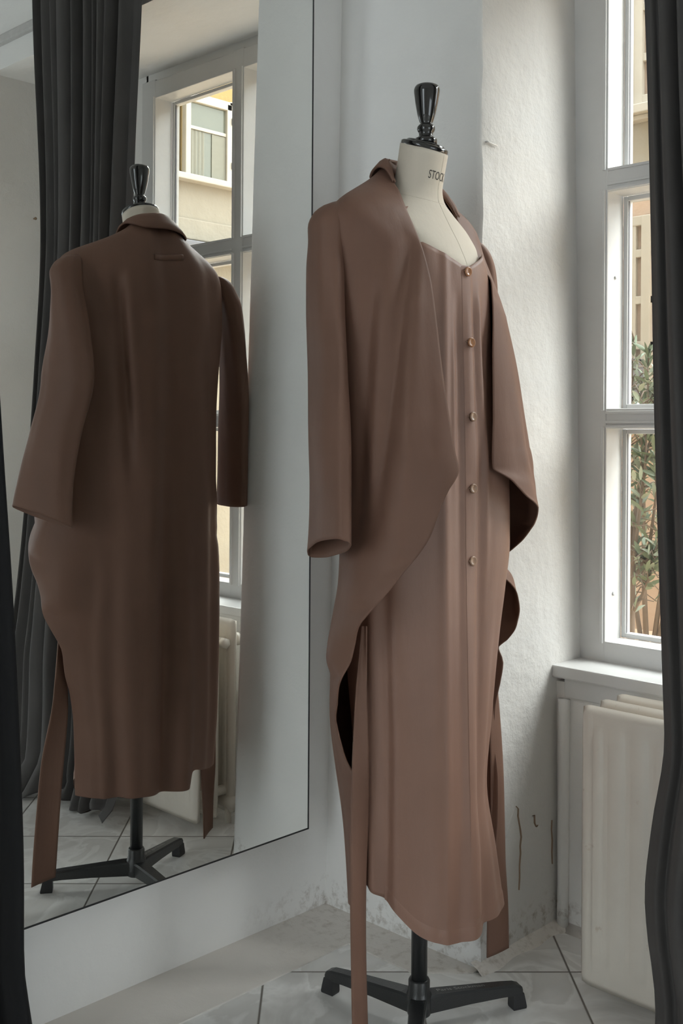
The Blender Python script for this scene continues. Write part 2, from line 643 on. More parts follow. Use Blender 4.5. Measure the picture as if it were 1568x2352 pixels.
# small fixings left in the plaster
bm = nb()
hx, hy, hz = xc(1.677), 1.816, 1.677
tube(bm, [(hx - 0.004, hy, hz), (hx + 0.003, hy, hz), (hx + 0.0035, hy + 0.006, hz - 0.0006), (hx + 0.0035, hy + 0.034, hz - 0.002)], [0.0022, 0.0026, 0.0022, 0.0014], 8)
tag(link('nail', bm, M['reveal']), 'painted-over bent nail in the bright window reveal, near its front edge', 'nail')
bm = nb()
tube(bm, [(XN2 + 0.004, 1.959, 1.807), (XN2 - 0.010, 1.959, 1.806)], 0.003, 10)
tube(bm, [(XN2 - 0.010, 1.959, 1.806), (XN2 - 0.012, 1.959, 1.806)], 0.005, 10)
tag(link('nail', bm, M['crack']), 'small brown nail head in the white wall left of the curtain, seen in the mirror', 'nail')

# ------------------------------------------------------------------ window towards the courtyard
X0, X1 = 0.335, 1.307            # frame outer sides
ST = 0.102                       # visible stile incl. hidden part in the plaster
FX0, FX1 = 0.437, 1.253
MX0, MX1 = 0.806, 0.858
ZB = (0.572, 0.617)              # bottom rail
ZL = (1.090, 1.135)
ZT = (1.617, 1.670)
ZH = (2.178, 2.236)


def moulded(bm, a, b, axis):
    """a frame member with a stepped moulding on its room side"""
    box(bm, a, b, 0.003)


bm = nb()
D = YW + 0.071
box(bm, (X0, YW, 0.56), (FX0, D, 2.24), 0.003)
box(bm, (FX1, YW, 0.56), (X1 + 0.02, D, 2.24), 0.003)
box(bm, (MX0, YW, 0.56), (MX1, D, 2.24), 0.003)
box(bm, (FX0 - 0.01, YW + 0.001, ZB[0] - 0.02), (FX1 + 0.01, D, ZB[1]), 0.003)
box(bm, (FX0 - 0.01, YW + 0.002, ZL[0]), (FX1 + 0.01, D, ZL[1]), 0.003)
box(bm, (FX0 - 0.01, YW + 0.001, ZT[0]), (FX1 + 0.01, D, ZT[1]), 0.003)
box(bm, (FX0 - 0.01, YW + 0.001, ZH[0]), (FX1 + 0.01, D, ZH[1]), 0.003)
# beads round the openings and on the rails
for (xa, xb) in ((FX0, MX0), (MX1, FX1)):
    for (za, zb_) in ((ZB[1], ZL[0]), (ZL[1], ZT[0]), (ZT[1], ZH[0])):
        for xx in (xa - 0.012, xb + 0.004):
            box(bm, (xx, YW - 0.005, za - 0.005), (xx + 0.008, YW + 0.004, zb_ + 0.005), 0.002)
    for zz in (ZL[1] - 0.012, ZL[0] + 0.002, ZL[0] + 0.012, ZT[0] + 0.002, ZT[0] + 0.014, ZT[1] - 0.007):
        box(bm, (xa, YW - 0.004, zz), (xb, YW + 0.006, zz + 0.006), 0.0015)
w1 = struct('window_1', bm, M['wood'])
k = 0
for (xa, xb) in ((FX0, MX0), (MX1, FX1)):
    for (za, zb_) in ((ZB[1], ZL[0]), (ZL[1], ZT[0]), (ZT[1], ZH[0])):
        bm = nb()
        y0, y1 = D - 0.002, D + 0.020
        t = 0.011
        box(bm, (xa, y0, za), (xa + t, y1, zb_), 0.002)
        box(bm, (xb - t, y0, za), (xb, y1, zb_), 0.002)
        box(bm, (xa + t, y0, za), (xb - t, y1, za + t), 0.002)
        box(bm, (xa + t, y0, zb_ - t), (xb - t, y1, zb_), 0.002)
        # thin grey seal strips in the rebate
        s_ = link('sash', bm, M['wood'], w1, False)
        bm = nb()
        for (p_, q_) in (((xa + t - 0.001, za + t), (xa + t + 0.004, zb_ - t)), ((xb - t - 0.004, za + t), (xb - t + 0.001, zb_ - t))):
            box(bm, (p_[0], y0 + 0.004, p_[1]), (q_[0] - 0.003, y0 + 0.009, q_[1]))
        link('seal', bm, M['grey'], s_, False)
        bm = nb()
        box(bm, (xa + t - 0.002, y0 + 0.012, za + t - 0.002), (xb - t + 0.002, y0 + 0.0155, zb_ - t + 0.002))
        link('pane', bm, M['glass'], s_, False)
# screw plugs on the jamb
for (z, r) in ((1.43, 0.004), (0.72, 0.005)):
    bm = nb()
    lathe(bm, [(r, 0), (r, 0.002), (r * 0.5, 0.003)], 0, 0, 12)
    bmesh.ops.rotate(bm, verts=bm.verts, cent=(0, 0, 0), matrix=Matrix.Rotation(R_(90), 3, 'Y'))
    bmesh.ops.translate(bm, verts=bm.verts, vec=(FX0, YW + 0.035, z))
    link('screw_plug', bm, M['wood'], w1)

# ------------------------------------------------------------------ courtyard outside
bm = nb()
box(bm, (-9, YO, -0.42), (9, 14, -0.30))
g = struct('ground', bm, M['sand'])
bm = nb()
box(bm, (-9, YO - 0.03, -0.4), (0.32, YO + 0.001, 12.0))
box(bm, (1.40, YO - 0.03, -0.4), (9, YO + 0.001, 12.0))
box(bm, (0.30, YO - 0.03, -0.4), (1.42, YO + 0.001, 0.53))
box(bm, (0.30, YO - 0.03, 2.26), (1.42, YO + 0.001, 12.0))
struct('wall_outside', bm, M['stucco_grey'])  # house front; its unseen height and dark tone are there to dim the courtyard
bm = nb()
box(bm, (-4.2, YO, -0.4), (-3.8, 7.6, 3.6))  # unseen wall, added to cut the sky light on the facades
struct('wall_light_block', bm, M['stucco_cream'])

YF = 7.0
def fx(x): return CAMX + (x - CAMX) * YF / 6.5
def fz(z): return CAMZ + (z - CAMZ) * YF / 6.5


b1 = empty('building', (-1.0, YF, -0.3), 'pink stuccoed house across the courtyard behind the shrub', 'building')
bm = nb()
box(bm, (-8, YF, -0.4), (3.2, YF + 0.6, fz(2.60)))
link('wall', bm, M['stucco_pink'], b1, False)
bm = nb()
box(bm, (-8, YF, fz(2.60)), (3.2, YF + 0.6, 4.75))
link('upper_wall', bm, M['stucco_cream'], b1, False)
bm = nb()
box(bm, (-8, YF - 0.06, fz(1.24)), (3.2, YF + 0.02, fz(1.275)), 0.006)
link('ledge', bm, M['outwood'], b1, False)


def facade_window(xa, xb, za, zb_, rails, posts, sill=True, parent=b1, glaze='blind', fr=0.07):
    bm = nb()
    box(bm, (xa, YF - 0.05, za), (xa + fr, YF + 0.02, zb_), 0.006)
    box(bm, (xb - fr, YF - 0.05, za), (xb, YF + 0.02, zb_), 0.006)
    box(bm, (xa, YF - 0.045, za), (xb, YF + 0.02, za + fr), 0.006)
    box(bm, (xa, YF - 0.045, zb_ - fr), (xb, YF + 0.02, zb_), 0.006)
    for z in rails: box(bm, (xa, YF - 0.04, z - 0.028), (xb, YF + 0.02, z + 0.028), 0.005)
    for x in posts: box(bm, (x - 0.02, YF - 0.042, za), (x + 0.02, YF + 0.02, zb_), 0.005)
    f = link('window', bm, M['outwood'], parent, False)
    bm = nb()
    box(bm, (xa + 0.02, YF - 0.012, za + 0.02), (xb - 0.02, YF - 0.006, zb_ - 0.02))
    link('window_pane', bm, M[glaze], f, False)
    if sill:
        bm = nb()
        box(bm, (xa - 0.1, YF - 0.13, za - 0.075), (xb + 0.1, YF + 0.02, za - 0.01), 0.008)
        box(bm, (xa - 0.06, YF - 0.08, za - 0.11), (xb + 0.06, YF + 0.02, za - 0.075), 0.008)
        link('window_sill', bm, M['outwood'], f, False)


facade_window(fx(-2.55), fx(-1.805), fz(1.30), fz(2.50), [fz(2.255), fz(1.95), fz(1.655)], [fx(-1.93)])
facade_window(fx(-1.935), fx(-1.15), fz(3.22), fz(4.35), [fz(3.53), fz(3.86)], [fx(-1.62)])
bm = nb()
box(bm, (fx(-1.985), YF - 0.07, fz(3.21)), (fx(-1.955), YF + 0.02, 4.7), 0.005)
link('trim', bm, M['outwood'], b1, False)
bm = nb()
a = (fx(-1.95), fz(3.5))
tube(bm, [(fx(-1.962), YF - 0.09, fz(3.47)), (fx(-1.968), YF - 0.09, fz(3.33))], 0.006, 8)
link('drain_rod', bm, M['grey'], b1)
bm = nb()
xa, xb, za, zb_ = fx(-1.935), fx(-1.845), fz(1.30), fz(1.56)
for (p_, q_) in (((xa, za), (xa + .02, zb_)), ((xb - .025, za), (xb, zb_)), ((xa, za), (xb, za + .02)), ((xa, zb_ - .02), (xb, zb_))):
    box(bm, (p_[0], YF - 0.22, p_[1]), (q_[0], YF - 0.05, q_[1]), 0.004)
link('meter_box', bm, M['grey'], b1, False)

# wing along the right of the courtyard, seen in the mirror
XWG = 6.0
b2 = empty('building', (XWG, 5.0, -0.3), 'yellow and cream courtyard wing with an open white casement, seen in the mirror', 'building')
bm = nb()
box(bm, (XWG, YO, -0.4), (XWG + 0.5, 5.86, 4.7))
box(bm, (XWG, 5.86, -0.4), (XWG + 0.5, YF + 0.5, 3.29))
link('wall', bm, M['stucco_cream'], b2, False)
bm = nb()
box(bm, (XWG - 0.002, 5.88, 3.36), (XWG + 0.5, YF + 0.5, 4.7))
link('upper_wall', bm, M['stucco_yellow'], b2, False)
bm = nb()
box(bm, (XWG - 0.10, 5.2, 3.27), (XWG + 0.02, 6.9, 3.325), 0.008)
link('window_sill', bm, M['outwood'], b2, False)
bm = nb()
box(bm, (XWG - 0.035, 5.2, 2.765), (XWG + 0.02, 6.9, 2.945), 0.01)
link('plinth', bm, M['stucco_cream'], b2, False)
bm = nb()
box(bm, (XWG - 0.22, 5.0, 2.62), (XWG + 0.02, 6.9, 2.72), 0.01)
link('lean_to_roof', bm, M['grey'], b2, False)
bm = nb()
ya, yb_, za, zb_ = 5.885, 6.405, 3.325, 4.03
t = 0.055
box(bm, (XWG - 0.06, ya, za), (XWG + 0.01, ya + t, zb_), 0.005)
box(bm, (XWG - 0.06, yb_ - t, za), (XWG + 0.01, yb_, zb_), 0.005)
box(bm, (XWG - 0.06, ya, zb_ - t), (XWG + 0.01, yb_, zb_), 0.005)
box(bm, (XWG - 0.03, yb_, za), (XWG + 0.01, yb_ + 0.03, zb_ + 0.04), 0.004)
box(bm, (XWG - 0.03, ya, zb_), (XWG + 0.01, yb_ + 0.03, zb_ + 0.035), 0.004)
f = link('window', bm, M['outwood'], b2, False)
bm = nb()
box(bm, (XWG - 0.03, ya + t, za), (XWG - 0.024, yb_ - t, zb_ - t))
link('window_pane', bm, M['pane'], f, False)
bm = nb()
box(bm, (XWG - 0.045, ya + t, 3.735), (XWG - 0.03, yb_ - t, 3.765), 0.003)
link('glazing_bar', bm, M['outwood'], f, False)
bm = nb()
rows = []
for z in (za + 0.005, za + 0.2, 3.73):
    rows.append([(XWG - 0.034 - 0.006 * math.sin(j * 1.9), 5.96 + j * 0.0125, z) for j in range(13)])
for r in rows: pass
grid(bm, rows)
link('net_curtain', bm, M['net'], f, True)
bm = nb()
box(bm, (XWG - 0.038, 6.19, za), (XWG - 0.034, yb_ - t - 0.005, 3.73))
link('blind', bm, M['net'], f, False)
for z in (3.45, 3.85):
    bm = nb()
    box(bm, (XWG - 0.075, yb_ - 0.006, z), (XWG - 0.05, yb_ + 0.018, z + 0.06), 0.003)
    link('hinge', bm, M['grey'], f, False)

# oleander-like shrub just outside the window
def leaf(bm, p, d, L, wd):
    d = d.normalized()
    s = d.cross(Vector((0, 0, 1)))
    if s.length < 0.1: s = Vector((1, 0, 0))
    s.normalize()
    a = random.random() * 2 * PI
    s = (Matrix.Rotation(a, 3, d) @ s)
    nn = s.cross(d)
    prof = [(0.0, 0.12), (0.18, 0.6), (0.45, 0.8), (0.75, 0.5), (1.0, 0.04)]
    rows = []
    for t, q in prof:
        c = p + d * (L * t) - Vector((0, 0, 1)) * (L * 0.22 * t * t)
        rows.append([c - s * wd * q, c + nn * wd * 0.22 * q, c + s * wd * q])
    grid(bm, rows)


def shrub(base, stems, label, nleaf, top, seed, llen=0.11):
    random.seed(seed)
    root = empty('oleander', base, label, 'shrub')
    bmS, bmA, bmB = nb(), nb(), nb()
    B = Vector(base)
    for pts, r0 in stems:
        P = [B + Vector(p) for p in pts]
        n = len(P)
        tube(bmS, P, [r0 * (1 - 0.75 * i / (n - 1)) for i in range(n)], 8)
        for i in range(nleaf):
            t = 0.30 + 0.70 * random.random()
            f = t * (n - 1)
            k = min(int(f), n - 2)
            p = P[k].lerp(P[k + 1], f - k)
            ax = (P[k + 1] - P[k]).normalized()
            sd = Vector((random.uniform(-1, 1), random.uniform(-1, 1), random.uniform(-0.5, 0.5)))
            d = ax * 0.9 + sd * 0.9
            if random.random() < 0.35:
                q = p + sd * 0.12
                tube(bmS, [p, p.lerp(q, .5) + Vector((0, 0, 0.02)), q], [0.004, 0.003, 0.002], 5)
                p = q
            leaf(bmA if random.random() < 0.6 else bmB, p, d, llen * random.uniform(0.7, 1.2), 0.0125 * random.uniform(0.8, 1.2))
    link('stem', bmS, M['bark'], root)
    link('foliage', bmA, M['leaf'], root)
    link('foliage', bmB, M['leaf2'], root)['label'] = 'paler upper leaves'
    return root


SB = (-0.705, 4.30, -0.30)
shrub(SB, [
    ([(0.0, 0, 0), (-0.004, 0, 0.45), (0.0, 0, 0.62), (0.004, 0, 0.78), (0.0, 0.02, 1.0), (0.03, 0.03, 1.25), (0.02, 0.03, 1.62)], 0.019),
    ([(0.0, 0, 0.60), (0.045, 0.01, 0.68), (0.085, 0.0, 0.77), (0.105, 0.0, 0.86), (0.16, 0.0, 1.05)], 0.011),
    ([(0.0, 0, 0.73), (0.035, 0.01, 0.80), (0.065, 0.02, 0.85), (0.12, 0.02, 0.88), (0.22, 0.04, 1.1)], 0.011),
    ([(0.004, 0, 0.80), (0.035, -0.01, 1.0), (0.06, 0.0, 1.25), (0.07, 0.0, 1.55), (0.06, 0.02, 1.75)], 0.009),
    ([(0.0, 0.0, 0.85), (-0.03, 0.02, 1.1), (-0.03, 0.03, 1.45), (-0.015, 0.03, 1.80)], 0.008),
    ([(0.065, 0.02, 0.85), (0.10, 0.02, 1.1), (0.10, 0.03, 1.35), (0.13, 0.03, 1.65)], 0.008),
    ([(0.03, 0.03, 1.2), (0.075, 0.03, 1.4), (0.11, 0.05, 1.68)], 0.006),
], 'grey-green oleander with forked bare trunk outside the window', 70, 2.0, 11, 0.095)
shrub((-1.28, 5.5, -0.30), [
    ([(0, 0, 0), (-0.03, 0, 0.6), (-0.06, 0.05, 1.1), (-0.10, 0.1, 1.6)], 0.018),
    ([(0, 0, 0), (0.06, 0.05, 0.6), (0.03, 0.1, 1.1), (0.0, 0.1, 1.7)], 0.016),
    ([(0, 0, 0), (0.12, 0.05, 0.6), (0.15, 0.1, 1.1), (0.13, 0.1, 1.7)], 0.016),
    ([(0, 0, 0), (-0.12, 0.05, 0.5), (-0.2, 0.1, 1.0), (-0.2, 0.1, 1.5)], 0.016),
], 'leafy oleander farther out in the courtyard, behind the forked one', 80, 2.0, 5)

# ------------------------------------------------------------------ wall mirror
MY0, MY1, MZ0, MZ1 = 0.15, 1.666, 0.212, 2.80
mr = empty('wall_mirror', (0.0, 0.9, MZ0), 'tall frameless mirror on the left wall reflecting the coat from behind', 'mirror')
bm = nb()
box(bm, (-0.004, MY0 + 0.003, MZ0 + 0.003), (0.0, MY1 - 0.003, MZ1 - 0.003))
link('glass', bm, M['mirror'], mr, False)
bm = nb()
box(bm, (XL + 0.001, MY0, MZ0), (-0.005, MY1 + 0.001, MZ1))
link('backing_board', bm, M['board'], mr, False)
bm = nb()
for (p_, q_) in (((MY0, MZ0), (MY1, MZ0 + 0.003)), ((MY1 - 0.003, MZ0), (MY1, MZ1)), ((MY0, MZ0), (MY0 + 0.003, MZ1)), ((MY0, MZ1 - 0.003), (MY1, MZ1))):
    box(bm, (-0.0049, p_[0], p_[1]), (0.0008, q_[0], q_[1]))
link('edge_trim', bm, M['dark'], mr, False)

# ------------------------------------------------------------------ radiator
rd = empty('radiator', (0.593, 1.83, 0.0), 'cream enamel panel radiator under the window sill', 'radiator')
RX0, RX1, RZ0, RZ1 = 0.593, 1.30, 0.035, 0.557


def rad_panel(y, z1, nflute=15):
    bm = nb()
    N, Mz = 160, 36
    rows = []
    for j in range(Mz + 1):
        v = j / Mz
        z = RZ0 + (z1 - RZ0) * v
        r = []
        for i in range(N + 1):
            u = i / N
            x = RX0 + (RX1 - RX0) * u
            fl = 0.5 + 0.5 * math.cos(2 * PI * (u * nflute + 0.5))
            fl = sstep(0.1, 0.9, fl)
            m = sstep(0.05, 0.10, v) * sstep(0.05, 0.10, 1 - v) * sstep(0.02, 0.05, u) * sstep(0.02, 0.05, 1 - u)
            ed = min(u * (RX1 - RX0), (1 - u) * (RX1 - RX0), v * (z1 - RZ0), (1 - v) * (z1 - RZ0))
            rim = 0.006 * sstep(0.008, 0.0, ed) - 0.003 * gauss(ed, 0.012, 0.004)
            r.append((x, y - 0.004 * fl * m + rim, z))
        rows.append(r)
    grid(bm, rows)
    o = link('panel', bm, M['rad'], rd, True)
    solid(o, 0.012, 1.0)
    o.modifiers[0].offset = -1.0
    return o


for y, z1 in ((1.83, 0.557), (1.892, 0.557), (1.954, 0.557)):
    rad_panel(y, z1)
for z in (0.50, 0.09):
    bm = nb()
    tube(bm, [(RX0 + 0.03, 1.815 + 0.02, z), (RX0 + 0.03, 1.98, z)], 0.014, 16)
    tube(bm, [(RX0 + 0.03, 1.975, z), (RX0 + 0.03, 1.99, z)], 0.018, 16)
    link('connecting_pipe', bm, M['rad'], rd)
bm = nb()
tube(bm, [(RX0 + 0.0, 1.92, 0.50), (RX0 + 0.07, 1.92, 0.50)], 0.011, 14)
tube(bm, [(RX0 - 0.004, 1.92, 0.50), (RX0 + 0.012, 1.92, 0.50)], 0.015, 6)
link('bleed_plug', bm, M['rad'], rd)
bm = nb()
tube(bm, [(RX0 - 0.01, 1.95, 0.06), (RX0 + 0.05, 1.95, 0.06)], 0.018, 16)
tube(bm, [(RX0 + 0.02, 1.95, 0.06), (RX0 + 0.02, 1.95, 0.0)], 0.009, 12)
link('valve', bm, M['rad'], rd)
for x in (RX0 + 0.12, RX1 - 0.12):
    bm = nb()
    box(bm, (x, 1.90, 0.0), (x + 0.02, 1.945, 0.05), 0.002)
    link('foot', bm, M['rad'], rd, False)
    bm = nb()
    box(bm, (x, 1.97, 0.3), (x + 0.03, 2.062, 0.33), 0.002)
    link('bracket', bm, M['rad'], rd, False)

# ------------------------------------------------------------------ curtains
def curtain(name, xl, xr, zt, y0, folds, label, pile=True, seed=3, fy=None):
    """hanging cloth: xl/xr give the side edges by height as (z, x) lists"""
    random.seed(seed)
    root_bm = nb()
    N = 260
    zsr = [0.0 + zt * i / 90 for i in range(91)]
    rows = []
    ph = [random.uniform(0, 6.28) for _ in range(8)]
    zk, lk = [p[0] for p in xl], [p[1] for p in xl]
    zr, rk = [p[0] for p in xr], [p[1] for p in xr]
    for z in reversed(zsr):
        r = []
        a, b = pchip(zk, lk, z), pchip(zr, rk, z)
        for i in range(N + 1):
            s = i / N
            d = s + 0.012 * math.sin(3.1 * z + ph[0]) * math.sin(PI * s)
            y = 0.0
            for k, (n, am) in enumerate(folds):
                q = math.sin(2 * PI * n * d + ph[k] + 0.35 * math.sin(1.3 * z + ph[k + 3]))
                y += am * (1 - abs(q) ** 0.8 * 2) if k == 0 else am * q
            if pile:
                y = y * sstep(0.0, 0.17, s) - 0.006 * gauss(s, 0.045, 0.010) - 0.005 * gauss(s, 0.095, 0.012) + 0.006 * gauss(s, 0.0, 0.02)
            x = a + (b - a) * s + sstep(0.0, 0.17, s) * 0.006 * math.sin(2 * PI * folds[0][0] * d + ph[1])
            zz = z
            if pile and z < 0.16:
                e = 1 - z / 0.16
                y += -0.075 * e * e * (0.5 + 0.5 * math.sin(9 * s + ph[2])) + 0.012 * e * math.sin(40 * z + 14 * s)
                zz = max(0.006, z * (1 - 0.55 * e) + 0.02 * e * (1 + math.sin(17 * s + 25 * z)))
            r.append((x, y0 + y, zz))
        rows.append(r)
    grid(root_bm, rows)
    return root_bm


bm = curtain('c', [(0.0, 0.800), (0.07, 0.802), (0.2, 0.778), (0.28, 0.771), (0.40, 0.783), (0.556, 0.806), (0.63, 0.803), (1.15, 0.782), (1.45, 0.774), (1.83, 0.760), (2.3, 0.730), (3.0, 0.717)],
             [(0.0, 1.42), (0.38, 1.395), (0.52, 1.355), (0.8, 1.30), (1.26, 1.238), (1.64, 1.204), (2.38, 1.26), (3.0, 1.28)], 3.0, 1.725,
             [(5, 0.026), (11, 0.008), (2, 0.012)], None)
c1 = link('curtain', bm, M['velvet'], None)
tag(c1, 'charcoal curtain hanging by the window and pooling on the floor beside the radiator', 'curtain')
solid(c1, 0.002)
bm = nb()
N = 120
rows = []
for i in range(70):
    z = 3.0 * (1 - i / 69)
    ye = pchip([0.0, 0.08, 0.2, 0.344, 0.55, 0.78, 1.07, 1.6, 3.0], [0.962, 0.953, 0.936, 0.934, 0.925, 0.911, 0.888, 0.85, 0.80], z)
    r = []
    for j in range(N + 1):
        s = j / N
        y = ye - s * 0.42
        x = 0.075 + 0.022 * math.sin(34 * s + 0.4 * math.sin(1.7 * z)) * min(1, s * 9) + 0.008 * math.sin(71 * s + z)
        r.append((max(x, 0.02), y, max(z, 0.004)))
    rows.append(r)
grid(bm, rows)
c2 = link('curtain', bm, M['black'], None)
tag(c2, 'black curtain in the near left foreground, hanging in front of the mirror', 'curtain')
solid(c2, 0.002)

# ------------------------------------------------------------------ dress form
CX, CY = 0.4375, 1.5225
FR = 0.12            # the form faces a little to its left of +x (radians)


def P(u, v, z): return Vector((CX + u, CY + v, z))
def polar(th, r, z):
    a = R_(th)
    return P(r * math.cos(a), r * math.sin(a), z)


# dress surface as radii by height and angle (the form inside keeps within it)
DA = [-180, -135, -110, -80, -50, -25, 0, 20, 40, 60, 90, 135, 180]
DT = [
    (0.20, [.09, .10, .118, .150, .152, .126, .122, .135, .150, .158, .148, .11, .09]),
    (0.33, [.09, .10, .120, .149, .142, .128, .122, .124, .132, .140, .145, .11, .09]),
    (0.45, [.09, .105, .128, .148, .138, .130, .116, .113, .115, .127, .145, .11, .09]),
    (0.56, [.095, .11, .138, .150, .140, .128, .112, .115, .122, .135, .150, .12, .10]),
    (0.72, [.105, .12, .15, .158, .140, .124, .109, .120, .135, .150, .165, .125, .105]),
    (0.80, [.105, .12, .15, .160, .140, .122, .108, .122, .144, .160, .172, .125, .105]),
    (0.88, [.105, .12, .148, .162, .138, .120, .108, .125, .151, .168, .175, .125, .105]),
    (1.00, [.10, .12, .145, .155, .130, .115, .109, .125, .151, .163, .162, .12, .10]),
    (1.12, [.09, .11, .135, .145, .122, .110, .1075, .115, .128, .138, .148, .11, .09]),
    (1.24, [.09, .11, .135, .140, .120, .107, .1025, .108, .119, .130, .144, .11, .09]),
    (1.35, [.10, .12, .142, .145, .118, .100, .0975, .104, .116, .126, .148, .12, .10]),
    (1.43, [.10, .12, .140, .130, .105, .090, .090, .090, .094, .108, .138, .12, .10])]
dz = [r[0] for r in DT]
DCOL = [[r[1][k] for r in DT] for k in range(13)]


def dress_pt(th, z, off=0.0):
    th = ((th + 180) % 360) - 180
    r = pchip(DA, [pchip(dz, c, z) for c in DCOL], th)
    low = sstep(1.25, 0.5, z)
    fold = 0.0
    fold += (0.004 + 0.002 * low) * gauss(th, -27 - 4 * math.sin(2 * z), 5)
    fold += 0.003 * gauss(th, -20, 3) * sstep(1.33, 1.2, z) * sstep(0.9, 1.1, z)
    fold -= 0.004 * gauss(th, -14, 5) * sstep(1.36, 1.25, z) * (1 - 0.5 * low)
    fold += 0.0025 * math.sin(R_(th * 9 + 40 * z)) * sstep(1.34, 1.24, z) * (1 - 0.4 * low) * gauss(th, 0, 60)
    fold += 0.005 * gauss(th, 17, 4) * sstep(1.35, 1.28, z) * sstep(0.7, 1.1, z)
    fold -= 0.004 * gauss(th, 9, 3) * sstep(1.34, 1.26, z) * sstep(1.05, 1.15, z)
    # ridge down the skirt left of the buttons, flattening the side towards the room
    fold += 0.010 * low * gauss(th, -6 - 8 * (z - 0.6), 9) - 0.006 * low * gauss(th, -45, 22)
    fold += 0.004 * low * gauss(th, 26, 7) + 0.003 * low * gauss(th, 44, 6)
    fold -= 0.004 * low * gauss(th, 12, 5)
    fold -= 0.010 * low * gauss(th, -74, 5) - 0.006 * low * gauss(th, -82, 4)
    return polar(th, r + fold + off, z)


df = empty('dress_form', (CX, CY, 0.0), 'cream tailor dress form on a black tripod stand, wearing the brown coat and dress', 'dress form')

# torso and neck: rings (z, centre u, half depth front, half depth back, half width, tilt)
rings = [(0.86, 0.0, .095, .105, .150, 0), (0.92, 0.0, .098, .112, .158, 0), (1.02, 0.0, .09, .09, .125, 0), (1.12, 0.0, .085, .08, .115, 0), (1.22, 0.0, .092, .085, .13, 0),
         (1.30, -0.002, .100, .09, .142, 0), (1.36, -0.004, .098, .09, .15, 0), (1.41, -0.008, .083, .085, .155, 0), (1.445, -0.012, .068, .075, .14, 0.02),
         (1.468, -0.016, .060, .066, .112, 0.05), (1.485, -0.018, .054, .058, .085, 0.08), (1.500, -0.018, .0475, .050, .064, 0.12),
         (1.515, -0.0165, .0445, .046, .052, 0.17), (1.53, -0.014, .043, .043, .046, 0.22), (1.56, -0.008, .0435, .0425, .0435, 0.29), (1.592, -0.001, .0435, .0435, .0435, 0.33)]
zk = [r[0] for r in rings]


def form_ring(z):
    return [pchip(zk, [r[i] for r in rings], z) for i in range(1, 6)]


def form_pt(th, z, off=0.0):
    u0, df_, db, hw, tl = form_ring(z)
    a = R_(th)
    c, s = math.cos(a), math.sin(a)
    u = (df_ if c > 0 else db) * c
    v = hw * s
    ln = math.hypot(u, v)
    u, v = u * (1 + off / ln), v * (1 + off / ln)
    cu, cv = math.cos(FR), math.sin(FR)
    p = P(u0 + u * cu - v * cv, u * cv + v * cu, z - tl * u)
    if p.z < 1.44:
        du, dv = p.x - CX, p.y - CY
        r, ang_ = math.hypot(du, dv), math.degrees(math.atan2(dv, du))
        q = dress_pt(ang_, p.z) - P(0, 0, p.z)
        lim = q.length - 0.0015 * sstep(1.44, 1.40, p.z) - 0.0022
        if r > lim:
            p.x, p.y = CX + du * lim / r, CY + dv * lim / r
    return p


bm = nb()
zz = [0.86 + (1.592 - 0.86) * i / 110 for i in range(111)]
grid(bm, [[form_pt(360 * k / 72, z) for k in range(72)] for z in zz], True, True, True)
torso = link('torso', bm, M['jersey'], df)
# seams down the front and round the base of the neck
bm = nb()
tube(bm, [form_pt(0, 1.25 + i * 0.34 / 40, 0.0) for i in range(41)], 0.0006, 6)
tube(bm, [form_pt(-160 + i * 8, 1.505 - 0.008 * math.cos(R_(-160 + i * 8)), 0.0) for i in range(41)], 0.0006, 6)
link('seam', bm, M['jersey'], torso)
# neck cap: turned black disc, tilted like the neck top
TL = math.atan(0.33)
capM = Matrix.Translation(P(0.0, 0.0, 1.594)) @ Matrix.Rotation(FR, 4, 'Z') @ Matrix.Rotation(TL, 4, 'Y')
bm = nb()
lathe(bm, [(0.038, -0.006), (0.0435, -0.003), (0.0445, 0.0), (0.0445, 0.004), (0.042, 0.0062), (0.036, 0.0068), (0.0355, 0.009), (0.033, 0.0105), (0.022, 0.0115), (0.010, 0.012)], 0, 0, 56)
bmesh.ops.transform(bm, matrix=capM, verts=bm.verts)
cap = link('neck_cap', bm, M['lacquer'], df)
bm = nb()
prof = [(0.0, 0.1095), (0.008, 0.1093), (0.015, 0.1082), (0.0205, 0.1055), (0.0228, 0.1015), (0.0236, 0.0975), (0.0232, 0.092), (0.0205, 0.074), (0.0165, 0.054), (0.0125, 0.041),
        (0.0108, 0.0385), (0.0112, 0.0365), (0.0140, 0.0345), (0.0162, 0.031), (0.0163, 0.0265), (0.0145, 0.0225), (0.0130, 0.0205), (0.0128, 0.016), (0.0150, 0.0125), (0.0195, 0.0105), (0.0205, 0.008), (0.0205, 0.0)]
lathe(bm, prof, 0, 0, 48)
bmesh.ops.rotate(bm, verts=bm.verts, cent=(0, 0, 0), matrix=Matrix.Rotation(0.02, 3, 'Y'))
bmesh.ops.translate(bm, verts=bm.verts, vec=P(0.003, 0.0, 1.600))
link('finial', bm, M['lacquer'], df)


def text_mesh(body, size, sx):
    c = bpy.data.curves.new('t', 'FONT')
    c.body = body
    c.size = size
    c.extrude = 0.0
    c.resolution_u = 3
    o = bpy.data.objects.new('t', c)
    COL.objects.link(o)
    bpy.context.view_layer.update()
    dg = bpy.context.evaluated_depsgraph_get()
    me = bpy.data.meshes.new_from_object(o.evaluated_get(dg))
    bpy.data.objects.remove(o)
    bpy.data.curves.remove(c)
    bm = nb()
    bm.from_mesh(me)
    bpy.data.meshes.remove(me)
    bmesh.ops.triangulate(bm, faces=bm.faces)
    bmesh.ops.subdivide_edges(bm, edges=[e for e in bm.edges if e.calc_length() > size * 0.12], cuts=2)
    for v in bm.verts: v.co.x *= sx
    return bm


